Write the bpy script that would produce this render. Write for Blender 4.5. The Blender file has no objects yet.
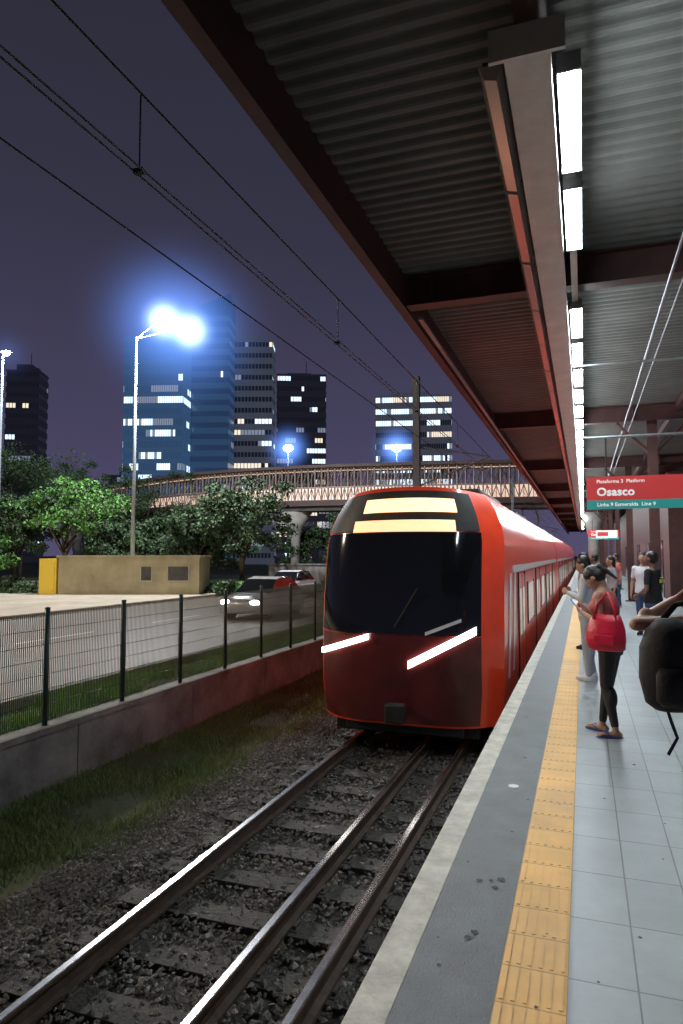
import bpy, math, random
import numpy as np
from mathutils import Vector, Matrix, Euler
random.seed(7); rng=np.random.default_rng(7)
sc=bpy.context.scene; col=sc.collection
A=math.radians(19.5); CA,SA=math.cos(A),math.sin(A)
def site(r,d): return (r*CA-d*SA, r*SA+d*CA)
# ------------------------------------------------ materials
def mk(name,c,rough=.7,metal=0,var=None,bump=None,em=None,ems=0,coat=0,c2=None,rvar=0):
    m=bpy.data.materials.new(name); m.use_nodes=True; nt=m.node_tree; N=nt.nodes; L=nt.links
    b=N['Principled BSDF']; b.inputs['Base Color'].default_value=(*c,1); b.inputs['Roughness'].default_value=rough
    b.inputs['Metallic'].default_value=metal
    if coat: b.inputs['Coat Weight'].default_value=coat; b.inputs['Coat Roughness'].default_value=.1
    if em: b.inputs['Emission Color'].default_value=(*em,1); b.inputs['Emission Strength'].default_value=ems
    tc=N.new('ShaderNodeTexCoord')
    if var:
        n=N.new('ShaderNodeTexNoise'); n.inputs['Scale'].default_value=var[0]; n.inputs['Detail'].default_value=8; n.inputs['Roughness'].default_value=.65
        L.new(tc.outputs['Object'],n.inputs['Vector'])
        r=N.new('ShaderNodeValToRGB'); r.color_ramp.elements[0].position=.32; r.color_ramp.elements[1].position=.68
        a=var[1]; cc=c2 or tuple(min(1,x*(1+a)) for x in c)
        r.color_ramp.elements[0].color=(*[x*(1-a) for x in c],1) if not c2 else (*c,1)
        r.color_ramp.elements[1].color=(*cc,1)
        L.new(n.outputs['Fac'],r.inputs['Fac']); L.new(r.outputs['Color'],b.inputs['Base Color'])
        if rvar:
            mr=N.new('ShaderNodeMapRange'); mr.inputs['To Min'].default_value=max(.05,rough-rvar); mr.inputs['To Max'].default_value=min(1,rough+rvar)
            L.new(n.outputs['Fac'],mr.inputs['Value']); L.new(mr.outputs['Result'],b.inputs['Roughness'])
    if bump:
        n=N.new('ShaderNodeTexNoise'); n.inputs['Scale'].default_value=bump[0]; n.inputs['Detail'].default_value=6
        L.new(tc.outputs['Object'],n.inputs['Vector'])
        bp=N.new('ShaderNodeBump'); bp.inputs['Strength'].default_value=bump[1]; bp.inputs['Distance'].default_value=.02
        L.new(n.outputs['Fac'],bp.inputs['Height']); L.new(bp.outputs['Normal'],b.inputs['Normal'])
    return m
def brickmat(name,c1,c2,mortar,bw,bh,ms,rough,offset=0,bump=.4,dirt=.5,rotz=0,loc=(0,0,0)):
    m=bpy.data.materials.new(name); m.use_nodes=True; nt=m.node_tree; N=nt.nodes; L=nt.links; b=N['Principled BSDF']
    tc=N.new('ShaderNodeTexCoord'); mp=N.new('ShaderNodeMapping'); mp.inputs['Rotation'].default_value[2]=rotz; mp.inputs['Location'].default_value=loc
    L.new(tc.outputs['Object'],mp.inputs['Vector'])
    t=N.new('ShaderNodeTexBrick'); t.offset=offset; t.inputs['Scale'].default_value=1; t.inputs['Brick Width'].default_value=bw; t.inputs['Row Height'].default_value=bh
    t.inputs['Mortar Size'].default_value=ms; t.inputs['Mortar Smooth'].default_value=.1; t.inputs['Color1'].default_value=(*c1,1); t.inputs['Color2'].default_value=(*c2,1); t.inputs['Mortar'].default_value=(*mortar,1)
    L.new(mp.outputs['Vector'],t.inputs['Vector'])
    n=N.new('ShaderNodeTexNoise'); n.inputs['Scale'].default_value=1.7; n.inputs['Detail'].default_value=10; n.inputs['Roughness'].default_value=.7
    L.new(tc.outputs['Object'],n.inputs['Vector'])
    r=N.new('ShaderNodeValToRGB'); r.color_ramp.elements[0].position=.3; r.color_ramp.elements[0].color=(1-dirt,)*3+(1,); r.color_ramp.elements[1].position=.62; r.color_ramp.elements[1].color=(1,1,1,1)
    L.new(n.outputs['Fac'],r.inputs['Fac'])
    x=N.new('ShaderNodeMix'); x.data_type='RGBA'; x.blend_type='MULTIPLY'; x.inputs[0].default_value=1
    L.new(t.outputs['Color'],x.inputs[6]); L.new(r.outputs['Color'],x.inputs[7]); L.new(x.outputs[2],b.inputs['Base Color'])
    mr=N.new('ShaderNodeMapRange'); mr.inputs['To Min'].default_value=rough-.15; mr.inputs['To Max'].default_value=rough+.2
    L.new(n.outputs['Fac'],mr.inputs['Value']); L.new(mr.outputs['Result'],b.inputs['Roughness'])
    bp=N.new('ShaderNodeBump'); bp.inputs['Strength'].default_value=bump; bp.inputs['Distance'].default_value=.004; bp.invert=True
    L.new(t.outputs['Fac'],bp.inputs['Height']); L.new(bp.outputs['Normal'],b.inputs['Normal'])
    return m
def emit(name,c,s):
    m=bpy.data.materials.new(name); m.use_nodes=True; N=m.node_tree.nodes; b=N['Principled BSDF']
    b.inputs['Base Color'].default_value=(.8,.8,.8,1); b.inputs['Emission Color'].default_value=(*c,1); b.inputs['Emission Strength'].default_value=s
    return m
M={}
M['ground']=mk('ground_soil',(.055,.065,.028),.95,var=(.6,.4),bump=(8,.5))
M['asphalt']=mk('asphalt',(.26,.225,.18),.5,var=(1.5,.2),bump=(60,.3),rvar=.15)
M['pave']=mk('pavement_concrete',(.31,.27,.21),.8,var=(.8,.25),bump=(20,.3))
M['kerb']=mk('kerb_concrete',(.35,.34,.31),.8,var=(2,.2))
M['line']=mk('road_paint',(.7,.7,.66),.6,var=(4,.2))
M['tile']=brickmat('platform_tiles',(.39,.445,.47),(.36,.41,.435),(.19,.205,.215),.27,.5,.004,.42,0,.6,.25,loc=(.103,0,0))
M['edge']=mk('platform_edge_stone',(.52,.51,.45),.7,var=(6,.3),bump=(60,.3),rvar=.1)
M['strip']=mk('platform_asphalt_band',(.13,.148,.16),.5,var=(3,.3),bump=(140,.5),rvar=.2)
M['yellow']=brickmat('tactile_yellow',(.88,.53,.18),(.82,.49,.165),(.48,.29,.11),.264,.25,.004,.6,0,.5,.25,loc=(.093,0,0))
M['concrete']=mk('concrete_wall',(.15,.152,.148),.85,var=(1.2,.55),bump=(15,.5))
M['pierc']=mk('pale_concrete',(.28,.27,.25),.85,var=(1.2,.3),bump=(15,.5))
M['cdark']=mk('dark_concrete',(.06,.058,.056),.85,var=(1.5,.4),bump=(15,.4))
M['sleeper']=mk('sleeper_wood',(.048,.042,.037),.85,var=(5,.5),bump=(30,.7))
M['ballast']=mk('ballast_dirt',(.045,.04,.035),.9,var=(6,.5),bump=(25,1))
M['stone']=mk('ballast_stone',(.11,.098,.086),.8,var=(1.3,.6))
M['stone2']=mk('ballast_stone_grey',(.19,.18,.17),.8,var=(1.3,.5))
M['rail']=mk('rail_steel_top',(.6,.62,.64),.22,1,var=(8,.2))
M['railside']=mk('rail_rust',(.07,.047,.035),.75,.3,var=(9,.4))
M['fence']=mk('fence_green_paint',(.03,.06,.05),.5,.3)
M['red']=mk('train_red_paint',(.82,.06,.018),.3,0,coat=.6,var=(2,.1))
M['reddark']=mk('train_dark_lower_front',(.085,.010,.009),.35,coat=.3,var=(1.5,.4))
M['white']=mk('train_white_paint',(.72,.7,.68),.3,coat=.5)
M['black']=mk('black_gloss_glass',(.006,.007,.009),.08,0)
M['dark']=mk('dark_underframe',(.02,.02,.02),.6,.3,var=(5,.4))
M['metal']=mk('galvanised_steel',(.28,.29,.30),.45,.8,var=(5,.2))
M['alu']=mk('aluminium_trunking',(.48,.45,.42),.38,.5,var=(3,.15))
M['pinkmetal']=mk('unlit_diffuser',(.50,.41,.39),.22,.4,var=(2,.1))
M['beam']=mk('oxide_brown_paint',(.06,.02,.017),.6,0,var=(3,.3))
M['roof']=mk('corrugated_sheet',(.105,.105,.096),.65,.1,var=(1.2,.2))
M['tube']=emit('lit_tube',(.84,.95,1),95)
M['head']=emit('headlight_lens',(1,.93,.86),11)
M['disp']=emit('destination_amber',(1,.36,.11),1.7)
M['disp2']=emit('afterimage_amber',(1,.44,.17),2.2)
M['cabin']=mk('lit_train_window',(.05,.05,.05),.15,em=(1,.78,.62),ems=.22)
M['street']=emit('street_lamp_lens',(.75,.88,1),60)
M['streetb']=emit('blue_lamp_lens',(.5,.72,1),60)
M['pole']=mk('pole_paint',(.24,.27,.29),.55,.3)
M['mast']=mk('mast_paint',(.13,.15,.17),.6,.3)
M['signred']=mk('sign_red',(.62,.05,.05),.4,em=(.62,.05,.05),ems=.2)
M['signteal']=mk('sign_teal',(.03,.32,.3),.4,em=(.03,.32,.3),ems=.2)
M['signwhite']=mk('sign_white',(.85,.85,.85),.4,em=(1,1,1),ems=.35)
M['glassb']=mk('tower_blue_glass',(.02,.04,.08),.15,0,em=(.09,.22,.46),ems=.26)  # both tower glasses glow faintly in place of light on the facades
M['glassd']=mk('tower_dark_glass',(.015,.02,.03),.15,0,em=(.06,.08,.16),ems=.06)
M['bwall']=mk('tower_concrete',(.15,.16,.19),.8,var=(.1,.2),em=(.25,.3,.42),ems=.12)  # wall emission stands in for light falling on the towers
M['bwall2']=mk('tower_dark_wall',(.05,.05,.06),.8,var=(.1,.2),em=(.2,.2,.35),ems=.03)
M['bwallb']=mk('tower_blue_wall',(.05,.08,.14),.5,em=(.10,.25,.52),ems=.24)  # blue glow put into the walls for their floodlit look
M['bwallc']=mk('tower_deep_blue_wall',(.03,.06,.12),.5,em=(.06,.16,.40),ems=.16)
M['lit1']=emit('lit_office_cool',(.66,.84,1),1.7)
M['lit2']=emit('lit_office_warm',(1,.86,.66),1.0)
M['lit3']=emit('lit_office_dim',(.5,.62,.85),.28)
M['beige']=mk('beige_render',(.30,.27,.17),.8,var=(.7,.3),bump=(10,.2))
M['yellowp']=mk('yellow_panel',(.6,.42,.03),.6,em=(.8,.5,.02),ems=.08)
M['bark']=mk('bark',(.06,.045,.03),.9,var=(6,.4),bump=(20,.8))
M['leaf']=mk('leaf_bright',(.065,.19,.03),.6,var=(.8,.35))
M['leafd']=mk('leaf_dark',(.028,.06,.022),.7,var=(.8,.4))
M['grass']=mk('grass_blade',(.10,.17,.04),.7,var=(1.2,.5),c2=(.17,.18,.06))
M['grassl']=mk('verge_weed',(.24,.42,.09),.7,var=(1.5,.4))
M['bridge']=mk('bridge_steel',(.24,.2,.18),.6,.2,var=(.5,.2))
M['bridged']=mk('bridge_dark_steel',(.06,.04,.04),.7,var=(.5,.2))
M['blit']=emit('bridge_lit_panel',(1,.62,.42),.75)
M['wire']=mk('wire',(.03,.03,.035),.7,.2)
M['skin']=mk('skin_tan',(.36,.2,.135),.5,var=(9,.1)); M['skin'].node_tree.nodes['Principled BSDF'].inputs['Subsurface Weight'].default_value=.08
M['skind']=mk('skin_brown',(.2,.11,.075),.5,var=(9,.1))
M['hair']=mk('hair_black',(.012,.01,.009),.4,bump=(60,.5))
M['blackc']=mk('cloth_black',(.012,.012,.015),.75,bump=(40,.3))
M['redc']=mk('cloth_coral',(.42,.11,.10),.8,bump=(40,.3))
M['greyc']=mk('cloth_grey',(.3,.31,.34),.85,bump=(40,.3))
M['palec']=mk('cloth_pale',(.45,.46,.5),.85,bump=(40,.3))
M['whitec']=mk('cloth_white',(.6,.62,.65),.85,bump=(40,.3))
M['bluec']=mk('denim',(.05,.08,.16),.85,bump=(60,.3))
M['bagred']=mk('bag_crimson',(.56,.012,.045),.38,var=(6,.15),bump=(25,.3))
M['bagblk']=mk('backpack_nylon',(.006,.006,.008),.75,bump=(30,.25))
M['phone']=mk('phone_screen',(.02,.02,.02),.2,em=(.6,.75,1),ems=1.2)
M['blue']=mk('sandal_blue',(.05,.1,.4),.5)
M['eye']=mk('eye_dark',(.02,.015,.012),.2); M['lip']=mk('lip',(.3,.09,.08),.5)
M['print']=mk('yellow_print',(.75,.65,.1),.7)
M['carw']=mk('car_white',(.7,.7,.7),.25,coat=.8); M['cars']=mk('car_silver',(.5,.5,.5),.25,.3,coat=.8)
M['tyre']=mk('tyre',(.015,.015,.015),.9); M['carlamp']=emit('car_headlamp',(1,.97,.9),60); M['tail']=emit('car_tail',(1,.05,.02),5)
M['gum']=mk('stain',(.03,.032,.035),.6); M['lid']=mk('drain_lid',(.65,.66,.66),.4,.3)
# ------------------------------------------------ mesh builder
class MB:
    def __init__(s): s.v=[];s.f=[];s.m=[]
    def add(s,vs,fs,mi=0):
        o=len(s.v); s.v+= [tuple(v) for v in vs]; s.f+=[tuple(i+o for i in f) for f in fs]; s.m+=[mi]*len(fs); return s
    def box(s,x0,x1,y0,y1,z0,z1,mi=0):
        return s.add([(x0,y0,z0),(x1,y0,z0),(x1,y1,z0),(x0,y1,z0),(x0,y0,z1),(x1,y0,z1),(x1,y1,z1),(x0,y1,z1)],
          [(0,3,2,1),(4,5,6,7),(0,1,5,4),(1,2,6,5),(2,3,7,6),(3,0,4,7)],mi)
    def tube(s,pts,rad,n=8,mi=0,rb=None,cap=True):
        pts=[Vector(p) for p in pts]; 
        if not hasattr(rad,'__len__'): rad=[rad]*len(pts)
        vs=[];fs=[]
        ref=None
        for i,p in enumerate(pts):
            t=(pts[min(i+1,len(pts)-1)]-pts[max(i-1,0)]).normalized()
            if ref is None: ref=Vector((1,0,0)) if abs(t.x)<.8 else Vector((0,0,1))
            a=(ref-t*ref.dot(t)).normalized(); b=t.cross(a); ref=a
            for k in range(n):
                g=2*math.pi*k/n; vs.append(p+a*math.cos(g)*rad[i]+b*math.sin(g)*(rad[i] if rb is None else rb[i]))
        for i in range(len(pts)-1):
            for k in range(n):
                k2=(k+1)%n; fs.append((i*n+k,i*n+k2,(i+1)*n+k2,(i+1)*n+k))
        if cap: fs.append(tuple(range(n))[::-1]); fs.append(tuple((len(pts)-1)*n+k for k in range(n)))
        return s.add(vs,fs,mi)
    def capsule(s,a,b,ra,rb,n=10,mi=0):
        a=Vector(a);b=Vector(b);t=(b-a).normalized(); P=[];R=[]
        for g in (-85,-60,-30): P.append(a+t*ra*math.sin(math.radians(g)));R.append(ra*math.cos(math.radians(g)))
        for k in (0,.33,.66,1): P.append(a.lerp(b,k));R.append(ra+(rb-ra)*k)
        for g in (30,60,85): P.append(b+t*rb*math.sin(math.radians(g)));R.append(rb*math.cos(math.radians(g)))
        return s.tube(P,R,n,mi)
    def ell(s,c,r,R=None,n=14,mi=0):
        c=Vector(c);vs=[];fs=[];m=8
        vs.append(c+((R@Vector((0,0,-r[2]))) if R else Vector((0,0,-r[2]))))
        for i in range(1,m):
            p=-math.pi/2+math.pi*i/m
            for k in range(n):
                g=2*math.pi*k/n; q=Vector((r[0]*math.cos(p)*math.cos(g),r[1]*math.cos(p)*math.sin(g),r[2]*math.sin(p)))
                vs.append(c+(R@q if R else q))
        vs.append(c+((R@Vector((0,0,r[2]))) if R else Vector((0,0,r[2]))))
        for k in range(n): fs.append((0,1+(k+1)%n,1+k))
        for i in range(m-2):
            for k in range(n): fs.append((1+i*n+k,1+i*n+(k+1)%n,1+(i+1)*n+(k+1)%n,1+(i+1)*n+k))
        e=len(vs)-1
        for k in range(n): fs.append((e,1+(m-2)*n+k,1+(m-2)*n+(k+1)%n))
        return s.add(vs,fs,mi)
    def loft(s,rings,n=20,mi=0):
        vs=[];fs=[]
        for (x,y,z,rx,ry) in rings:
            for k in range(n):
                g=2*math.pi*k/n; vs.append((x+rx*math.cos(g),y+ry*math.sin(g),z))
        for i in range(len(rings)-1):
            for k in range(n): fs.append((i*n+k,i*n+(k+1)%n,(i+1)*n+(k+1)%n,(i+1)*n+k))
        fs.append(tuple(range(n))[::-1]); fs.append(tuple((len(rings)-1)*n+k for k in range(n)))
        return s.add(vs,fs,mi)
    def obj(s,name,mats,parent=None,loc=(0,0,0),smooth=False,bevel=0,remesh=0,sm=3,scale=1,rot=0,**props):
        me=bpy.data.meshes.new(name)
        vv=s.v if scale==1 else [tuple(c*scale for c in v) for v in s.v]
        me.from_pydata(vv,[],s.f)
        if not isinstance(mats,(list,tuple)): mats=[mats]
        for m in mats: me.materials.append(m)
        me.polygons.foreach_set('material_index',s.m)
        o=bpy.data.objects.new(name,me); col.objects.link(o)
        if remesh:
            md=o.modifiers.new('r','REMESH'); md.mode='VOXEL'; md.voxel_size=remesh
            md=o.modifiers.new('s','SMOOTH'); md.factor=.5; md.iterations=sm
            dg=bpy.context.evaluated_depsgraph_get(); nm=bpy.data.meshes.new_from_object(o.evaluated_get(dg))
            o.modifiers.clear(); o.data=nm; nm.name=name
            if not nm.materials: 
                for m in mats: nm.materials.append(m)
            smooth=True
        if smooth: o.data.polygons.foreach_set('use_smooth',[True]*len(o.data.polygons))
        if bevel:
            md=o.modifiers.new('b','BEVEL'); md.width=bevel; md.segments=2; md.limit_method='ANGLE'
        o.location=loc; o.rotation_euler[2]=rot
        if parent: o.parent=parent
        for k,v in props.items(): o[k]=v
        return o
def root(name,loc,label,cat,rot=0,group=None):
    o=bpy.data.objects.new(name,None); o.empty_display_size=.2; col.objects.link(o); o.location=loc; o.rotation_euler[2]=rot
    o['label']=label;o['category']=cat
    if group:o['group']=group
    return o
def dup(o,loc=None,rot=None,parent=None,label=None):
    c=o.copy(); col.objects.link(c)
    if parent: c.parent=parent
    if loc is not None: c.location=loc
    if rot is not None: c.rotation_euler[2]=rot
    if label: c['label']=label
    for ch in list(o.children): dup(ch,parent=c)
    return c
# ------------------------------------------------ ground, road
g=MB(); prof=[(-900,-.62),(-30,-.62),(-6.98,-.62),(-6.97,-1.4),(6.5,-1.4),(900,-1.4)]
ys=[-300,-20,40,200,1500]
vs=[(x,y,z) for y in ys for x,z in prof]; n=len(prof)
g.add(vs,[(j*n+i,j*n+i+1,(j+1)*n+i+1,(j+1)*n+i) for j in range(len(ys)-1) for i in range(n-1)])
g.obj('ground',M['ground'],kind='structure')
MB().box(-19.5,-8.3,-40,400,-.66,-.6).obj('road',M['asphalt'],kind='structure')
MB().box(-60,-19.5,-20,46,-.66,-.48).obj('pavement',M['pave'],kind='structure')
MB().box(-8.3,-8.12,-40,400,-.66,-.47).obj('kerb',M['kerb'],kind='structure')
rl=MB()
for y in np.arange(-10,120,6): rl.box(-13.97,-13.85,y,y+3,-.6,-.595)
rl.box(-8.6,-8.48,-30,300,-.6,-.595); rl.box(-19.3,-19.18,-30,300,-.6,-.595)
rl.obj('road_markings',M['line'],kind='structure')
MB().add([(-5.0,-5,-1.396),(-4.2,-5,-1.33),(-.8,-5,-1.33),(-.8,130,-1.33),(-4.2,130,-1.33),(-5.0,130,-1.396)],[(0,1,4,5),(1,2,3,4)]).obj('ballast_bed',M['ballast'],kind='structure')
# stones
def stones(name,N,xr,yr,z,sz,mat,seed,ypow=1.5):
    R=np.random.default_rng(seed)
    x=R.uniform(*xr,N); y=yr[0]+(yr[1]-yr[0])*R.random(N)**ypow; s=R.uniform(sz*.5,sz*1.3,N)
    base=np.array([(1,0,0),(0,1,0),(-1,0,0),(0,-1,0),(0,0,1),(0,0,-1)],float)
    fs=np.array([(0,1,4),(1,2,4),(2,3,4),(3,0,4),(1,0,5),(2,1,5),(3,2,5),(0,3,5)])
    v=base[None]*R.uniform(.6,1.2,(N,6,1))+R.normal(0,.18,(N,6,3)); v*=s[:,None,None]; v[:,:,2]*=.75
    th=R.uniform(0,6.28,N); c,sn=np.cos(th),np.sin(th)
    X=v[:,:,0]*c[:,None]-v[:,:,1]*sn[:,None]; Y=v[:,:,0]*sn[:,None]+v[:,:,1]*c[:,None]
    v[:,:,0]=X+x[:,None]; v[:,:,1]=Y+y[:,None]; zz=z(x) if callable(z) else z
    v[:,:,2]+=(zz+R.uniform(-.012,.026,N))[:,None]
    F=(fs[None]+np.arange(N)[:,None,None]*6).reshape(-1,3)
    me=bpy.data.meshes.new(name); me.from_pydata(v.reshape(-1,3).tolist(),[],F.tolist())
    for m in mat: me.materials.append(m)
    me.polygons.foreach_set('material_index',np.repeat(R.integers(0,len(mat),N),8))
    o=bpy.data.objects.new(name,me); col.objects.link(o); o['kind']='stuff'; return o
stones('ballast_stones',26000,(-4.3,-.95),(2,22),-1.292,.027,[M['stone'],M['stone'],M['stone'],M['stone2']],1)
stones('gravel',11000,(-4.95,-4.1),(3,26),lambda x:-1.385+np.clip((x+5.0)/.8,0,1)*.08,.02,[M['stone2'],M['stone']],2)
def blades(name,N,xr,yr,z,h,mat,seed,ypow=1.5,clump=True):
    R=np.random.default_rng(seed); x=R.uniform(*xr,N); y=yr[0]+(yr[1]-yr[0])*R.random(N)**ypow
    if clump:
        k=np.sin(x*3.1+y*1.3)+np.sin(y*2.7-x*1.9)+R.normal(0,.7,N); ok=k>-.5; x=x[ok];y=y[ok];N=len(x)
    hh=h*R.uniform(.4,1.4,N); th=R.uniform(0,6.28,N); w=.005+.004*R.random(N)
    lx,ly=R.normal(0,.4,N)*hh,R.normal(0,.4,N)*hh
    v=np.zeros((N,3,3)); v[:,0,0]=x-np.cos(th)*w; v[:,0,1]=y-np.sin(th)*w; v[:,1,0]=x+np.cos(th)*w; v[:,1,1]=y+np.sin(th)*w
    v[:,2,0]=x+lx; v[:,2,1]=y+ly; v[:,:,2]=z; v[:,2,2]+=hh
    me=bpy.data.meshes.new(name); me.from_pydata(v.reshape(-1,3).tolist(),[],np.arange(N*3).reshape(-1,3).tolist()); me.materials.append(mat)
    o=bpy.data.objects.new(name,me); col.objects.link(o); o['kind']='stuff'
blades('grass',90000,(-6.75,-4.55),(3.5,30),-1.4,.08,M['grass'],3)
blades('verge_weeds',32000,(-8.1,-7.02),(5,45),-.62,.2,M['grassl'],4,1.3)
# rails & sleepers
def rail(x,lab):
    m=MB(); y0,y1=-2,130; t=-1.1
    m.box(x-.07,x+.07,y0,y1,t-.15,t-.132,1); m.box(x-.012,x+.012,y0,y1,t-.132,t-.03,1); m.box(x-.034,x+.034,y0,y1,t-.03,t-.004,1); m.box(x-.025,x+.025,y0,y1,t-.004,t,0)
    m.obj('rail',[M['rail'],M['railside']],label=lab,category='rail',group='rails of the mixed gauge track')
for x in(-1.74,-2.31,-3.40): rail(x,'long steel rail with polished top on dark sleepers')
sl=MB().box(-1.3,1.3,-.125,.125,-.16,0)
for x in(-.85,.81,.24): sl.box(x-.13,x+.13,-.08,.08,.001,.011); sl.box(x-.11,x-.08,-.05,.05,.011,.04); sl.box(x+.08,x+.11,-.05,.05,.011,.04)
s0=None
for i in range(46):
    p=(-2.55,2.0+i*.64,-1.266)
    if s0 is None: s0=sl.obj('sleeper',M['sleeper'],loc=p,bevel=.01,label='dark weathered sleeper in dirty ballast',category='railway sleeper',group='sleepers under the track')
    else:
        q=dup(s0,loc=(p[0]+random.uniform(-.03,.03),p[1],p[2]+random.uniform(-.014,0)),rot=random.uniform(-.012,.012))
# ------------------------------------------------ platform
MB().box(-.78,7,-6,120,-1.4,-.16).box(-.862,7,-6,120,-.16,0).obj('platform',[M['tile']],kind='structure')
MB().box(-.865,-.716,-6,120,-.1,.005).obj('platform_edge',M['edge'],kind='structure')
MB().box(-.714,-.36,-6,120,-.02,.004).obj('platform_walkway_band',M['strip'],kind='structure')
t=MB().box(-.357,-.093,-6,120,-.02,.006)
for i in range(6):
    x=-.357+.022+i*.044
    for k in range(0,180):
        y=1.5+k*.25; t.box(x-.008,x+.008,y+.02,y+.23,.006,.0085)
t.obj('tactile_paving',M['yellow'],kind='structure')
def blob(x,y,r,seed,z=.0085):
    R=random.Random(seed); n=14
    return [(x+r*R.uniform(.5,1.1)*math.cos(k*6.283/n),y+r*1.1*R.uniform(.5,1.1)*math.sin(k*6.283/n),z) for k in range(n)]
st=MB()
L_=[(-.52,3.15,.018),(-.50,3.2,.02),(-.46,3.65,.02),(-.44,3.75,.025),(-.49,3.72,.015),(-.55,3.7,.02),(-.6,2.9,.012),(-.45,4.4,.012),(-.64,3.9,.012),(.02,3.0,.008),(.2,3.4,.01),(-.5,6,.02),(-.6,7.5,.02),(.1,5.2,.012),(.35,6.1,.02),(-.4,5.0,.012)]
RR_=random.Random(3)
for _ in range(60): L_.append((RR_.uniform(-.68,.9),RR_.uniform(2.4,14),RR_.uniform(.003,.009)))
for i,(x,y,r) in enumerate(L_): st.add(blob(x,y,r,i),[tuple(range(14))])
st.obj('pavement_stains',M['gum'],kind='stuff')
MB().loft([(0,0,0,.04,.04),(0,0,.006,.038,.038)],20).obj('drain_cover',M['lid'],loc=(-.52,5.25,.0045),label='small round metal cover set in platform',category='drain cover')
# ------------------------------------------------ retaining wall + fence
w=MB()
y=-4
while y<110:
    w.box(-6.96,-6.76,y,y+2.98,-1.4,-.66); y+=3
w.box(-7.0,-6.72,-4,110,-.66,-.58)
w.obj('retaining_wall',M['concrete'],label='long stained concrete retaining wall below fence',category='wall')
fr=root('fence',(-6.86,.93,-.58),'dark green welded bar fence on concrete wall','fence')
pm=MB().tube([(0,0,0),(0,0,1.56)],.036,10).ell((0,0,1.56),(.04,.04,.02))
p0=pm.obj('post',M['fence'],parent=fr,smooth=True)
fm=MB()
for i in range(1,48): 
    yy=i*1.63/48; fm.box(-.0045,.0045,yy-.0045,yy+.0045,.06,1.5)
for z in (.08,.28,.48,.68,.88,1.08,1.28,1.46): fm.box(.005,.011,.03,1.6,z-.004,z+.004)
f0=fm.obj('panel',M['fence'],parent=fr)
for i in range(1,42):
    dup(p0,loc=(0,i*1.63,0),parent=fr); dup(f0,loc=(0,i*1.63,0),parent=fr)
# ------------------------------------------------ train
TX=-2.575; Y0=9.9
tr=root('train',(TX,Y0,-1.1),'red commuter train with black windscreen and lit headlights','train')
Zb,Zt=.30,3.74   # heights above rail head
def hw(t):
    z=Zb+(Zt-Zb)*t
    return 1.44-.05*max(0,(.8-z))/.5 - (0 if z<2.9 else .30*((z-2.9)/.84)**2)
def nz(s,t): return Zb+t*(Zt-Zb)+t**6*.12*(1-s*s)
def ny(s,t):
    return .55*abs(s)**4.5 + .6*max(0,t-.35)**1.6*1.4 + .12*max(0,.2-t)*3*.5
NS,NT=28,24; L1=21.0
def body(nose,length):
    m=MB(); ring=[]
    for j in range(NT+1): ring.append((-1,j/NT))
    for i in range(1,NS): ring.append((-1+2*i/NS,1))
    for j in range(NT,-1,-1): ring.append((1,j/NT))
    n=len(ring); f=(lambda s,t: ny(s,t)) if nose else (lambda s,t:0)
    Ls=[None,1.95,length*.5,length]; vs=[]
    for k in Ls:
        for s,t in ring: vs.append((s*hw(t), f(s,t) if k is None else k, nz(s,t)))
    m.add(vs,[(k*n+i,(k+1)*n+i,(k+1)*n+i+1,k*n+i+1) for k in range(len(Ls)-1) for i in range(n-1)])
    gv=[((-1+2*i/NS)*hw(j/NT),f(-1+2*i/NS,j/NT),nz(-1+2*i/NS,j/NT)) for j in range(NT+1) for i in range(NS+1)]
    m.add(gv,[(j*(NS+1)+i,j*(NS+1)+i+1,(j+1)*(NS+1)+i+1,(j+1)*(NS+1)+i) for j in range(NT) for i in range(NS)])
    m.box(-1.3,1.3,1.0,length,.2,.34)
    return m
def patch(s0,s1,t0,t1,off,n=16,m=10,skew=0):
    q=MB(); vs=[];
    for j in range(m+1):
        for i in range(n+1):
            s=s0+(s1-s0)*i/n; t=t0+(t1-t0)*j/m+skew*(i/n-.5); vs.append((s*hw(t),ny(s,t)-off,nz(s,t)))
    q.add(vs,[(j*(n+1)+i,j*(n+1)+i+1,(j+1)*(n+1)+i+1,(j+1)*(n+1)+i) for j in range(m) for i in range(n)])
    return q
body(True,L1).obj('body',M['red'],parent=tr,smooth=True)
patch(-.97,.80,.385,.82,.022,24,12).obj('windscreen',M['black'],parent=tr,smooth=True)
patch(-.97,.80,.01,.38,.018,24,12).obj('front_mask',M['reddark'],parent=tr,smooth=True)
patch(-.95,.79,.825,.985,.024,24,6).obj('display_housing',M['dark'],parent=tr,smooth=True)
patch(-.50,.60,.90,.955,.06).obj('front_bar_or_afterimage',M['disp2'],parent=tr,smooth=True)  # added amber bar repeats the moving display's afterimage
patch(-.58,.56,.82,.868,.055).obj('destination_display',M['disp'],parent=tr,smooth=True)
patch(-1.0,-.34,.315,.340,.055,skew=.09).obj('headlight',M['head'],parent=tr,smooth=True,label='white headlight stretched into its light streak')  # both lenses drawn out long to follow the headlights' light streaks
patch(.08,.76,.318,.350,.055,skew=.15).obj('headlight',M['head'],parent=tr,smooth=True,label='white headlight stretched into its light streak')
patch(.26,.62,.415,.43,.06,skew=.06).obj('front_bar_or_afterimage',M['white'],parent=tr,smooth=True)
MB().tube([(0,.2,.55),(0,-.25,.55)],.07,10).box(-.14,.14,-.42,-.22,.42,.68).obj('coupler',M['dark'],parent=tr,bevel=.02)
MB().box(-1.1,1.1,.25,.45,.12,.34).box(-.9,.9,.12,.26,.16,.3).obj('obstacle_guard',M['dark'],parent=tr,bevel=.02)
MB().tube([(-.1,-.02,1.72),(.25,.02,2.3)],.012,6).obj('wiper',M['dark'],parent=tr)
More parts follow.
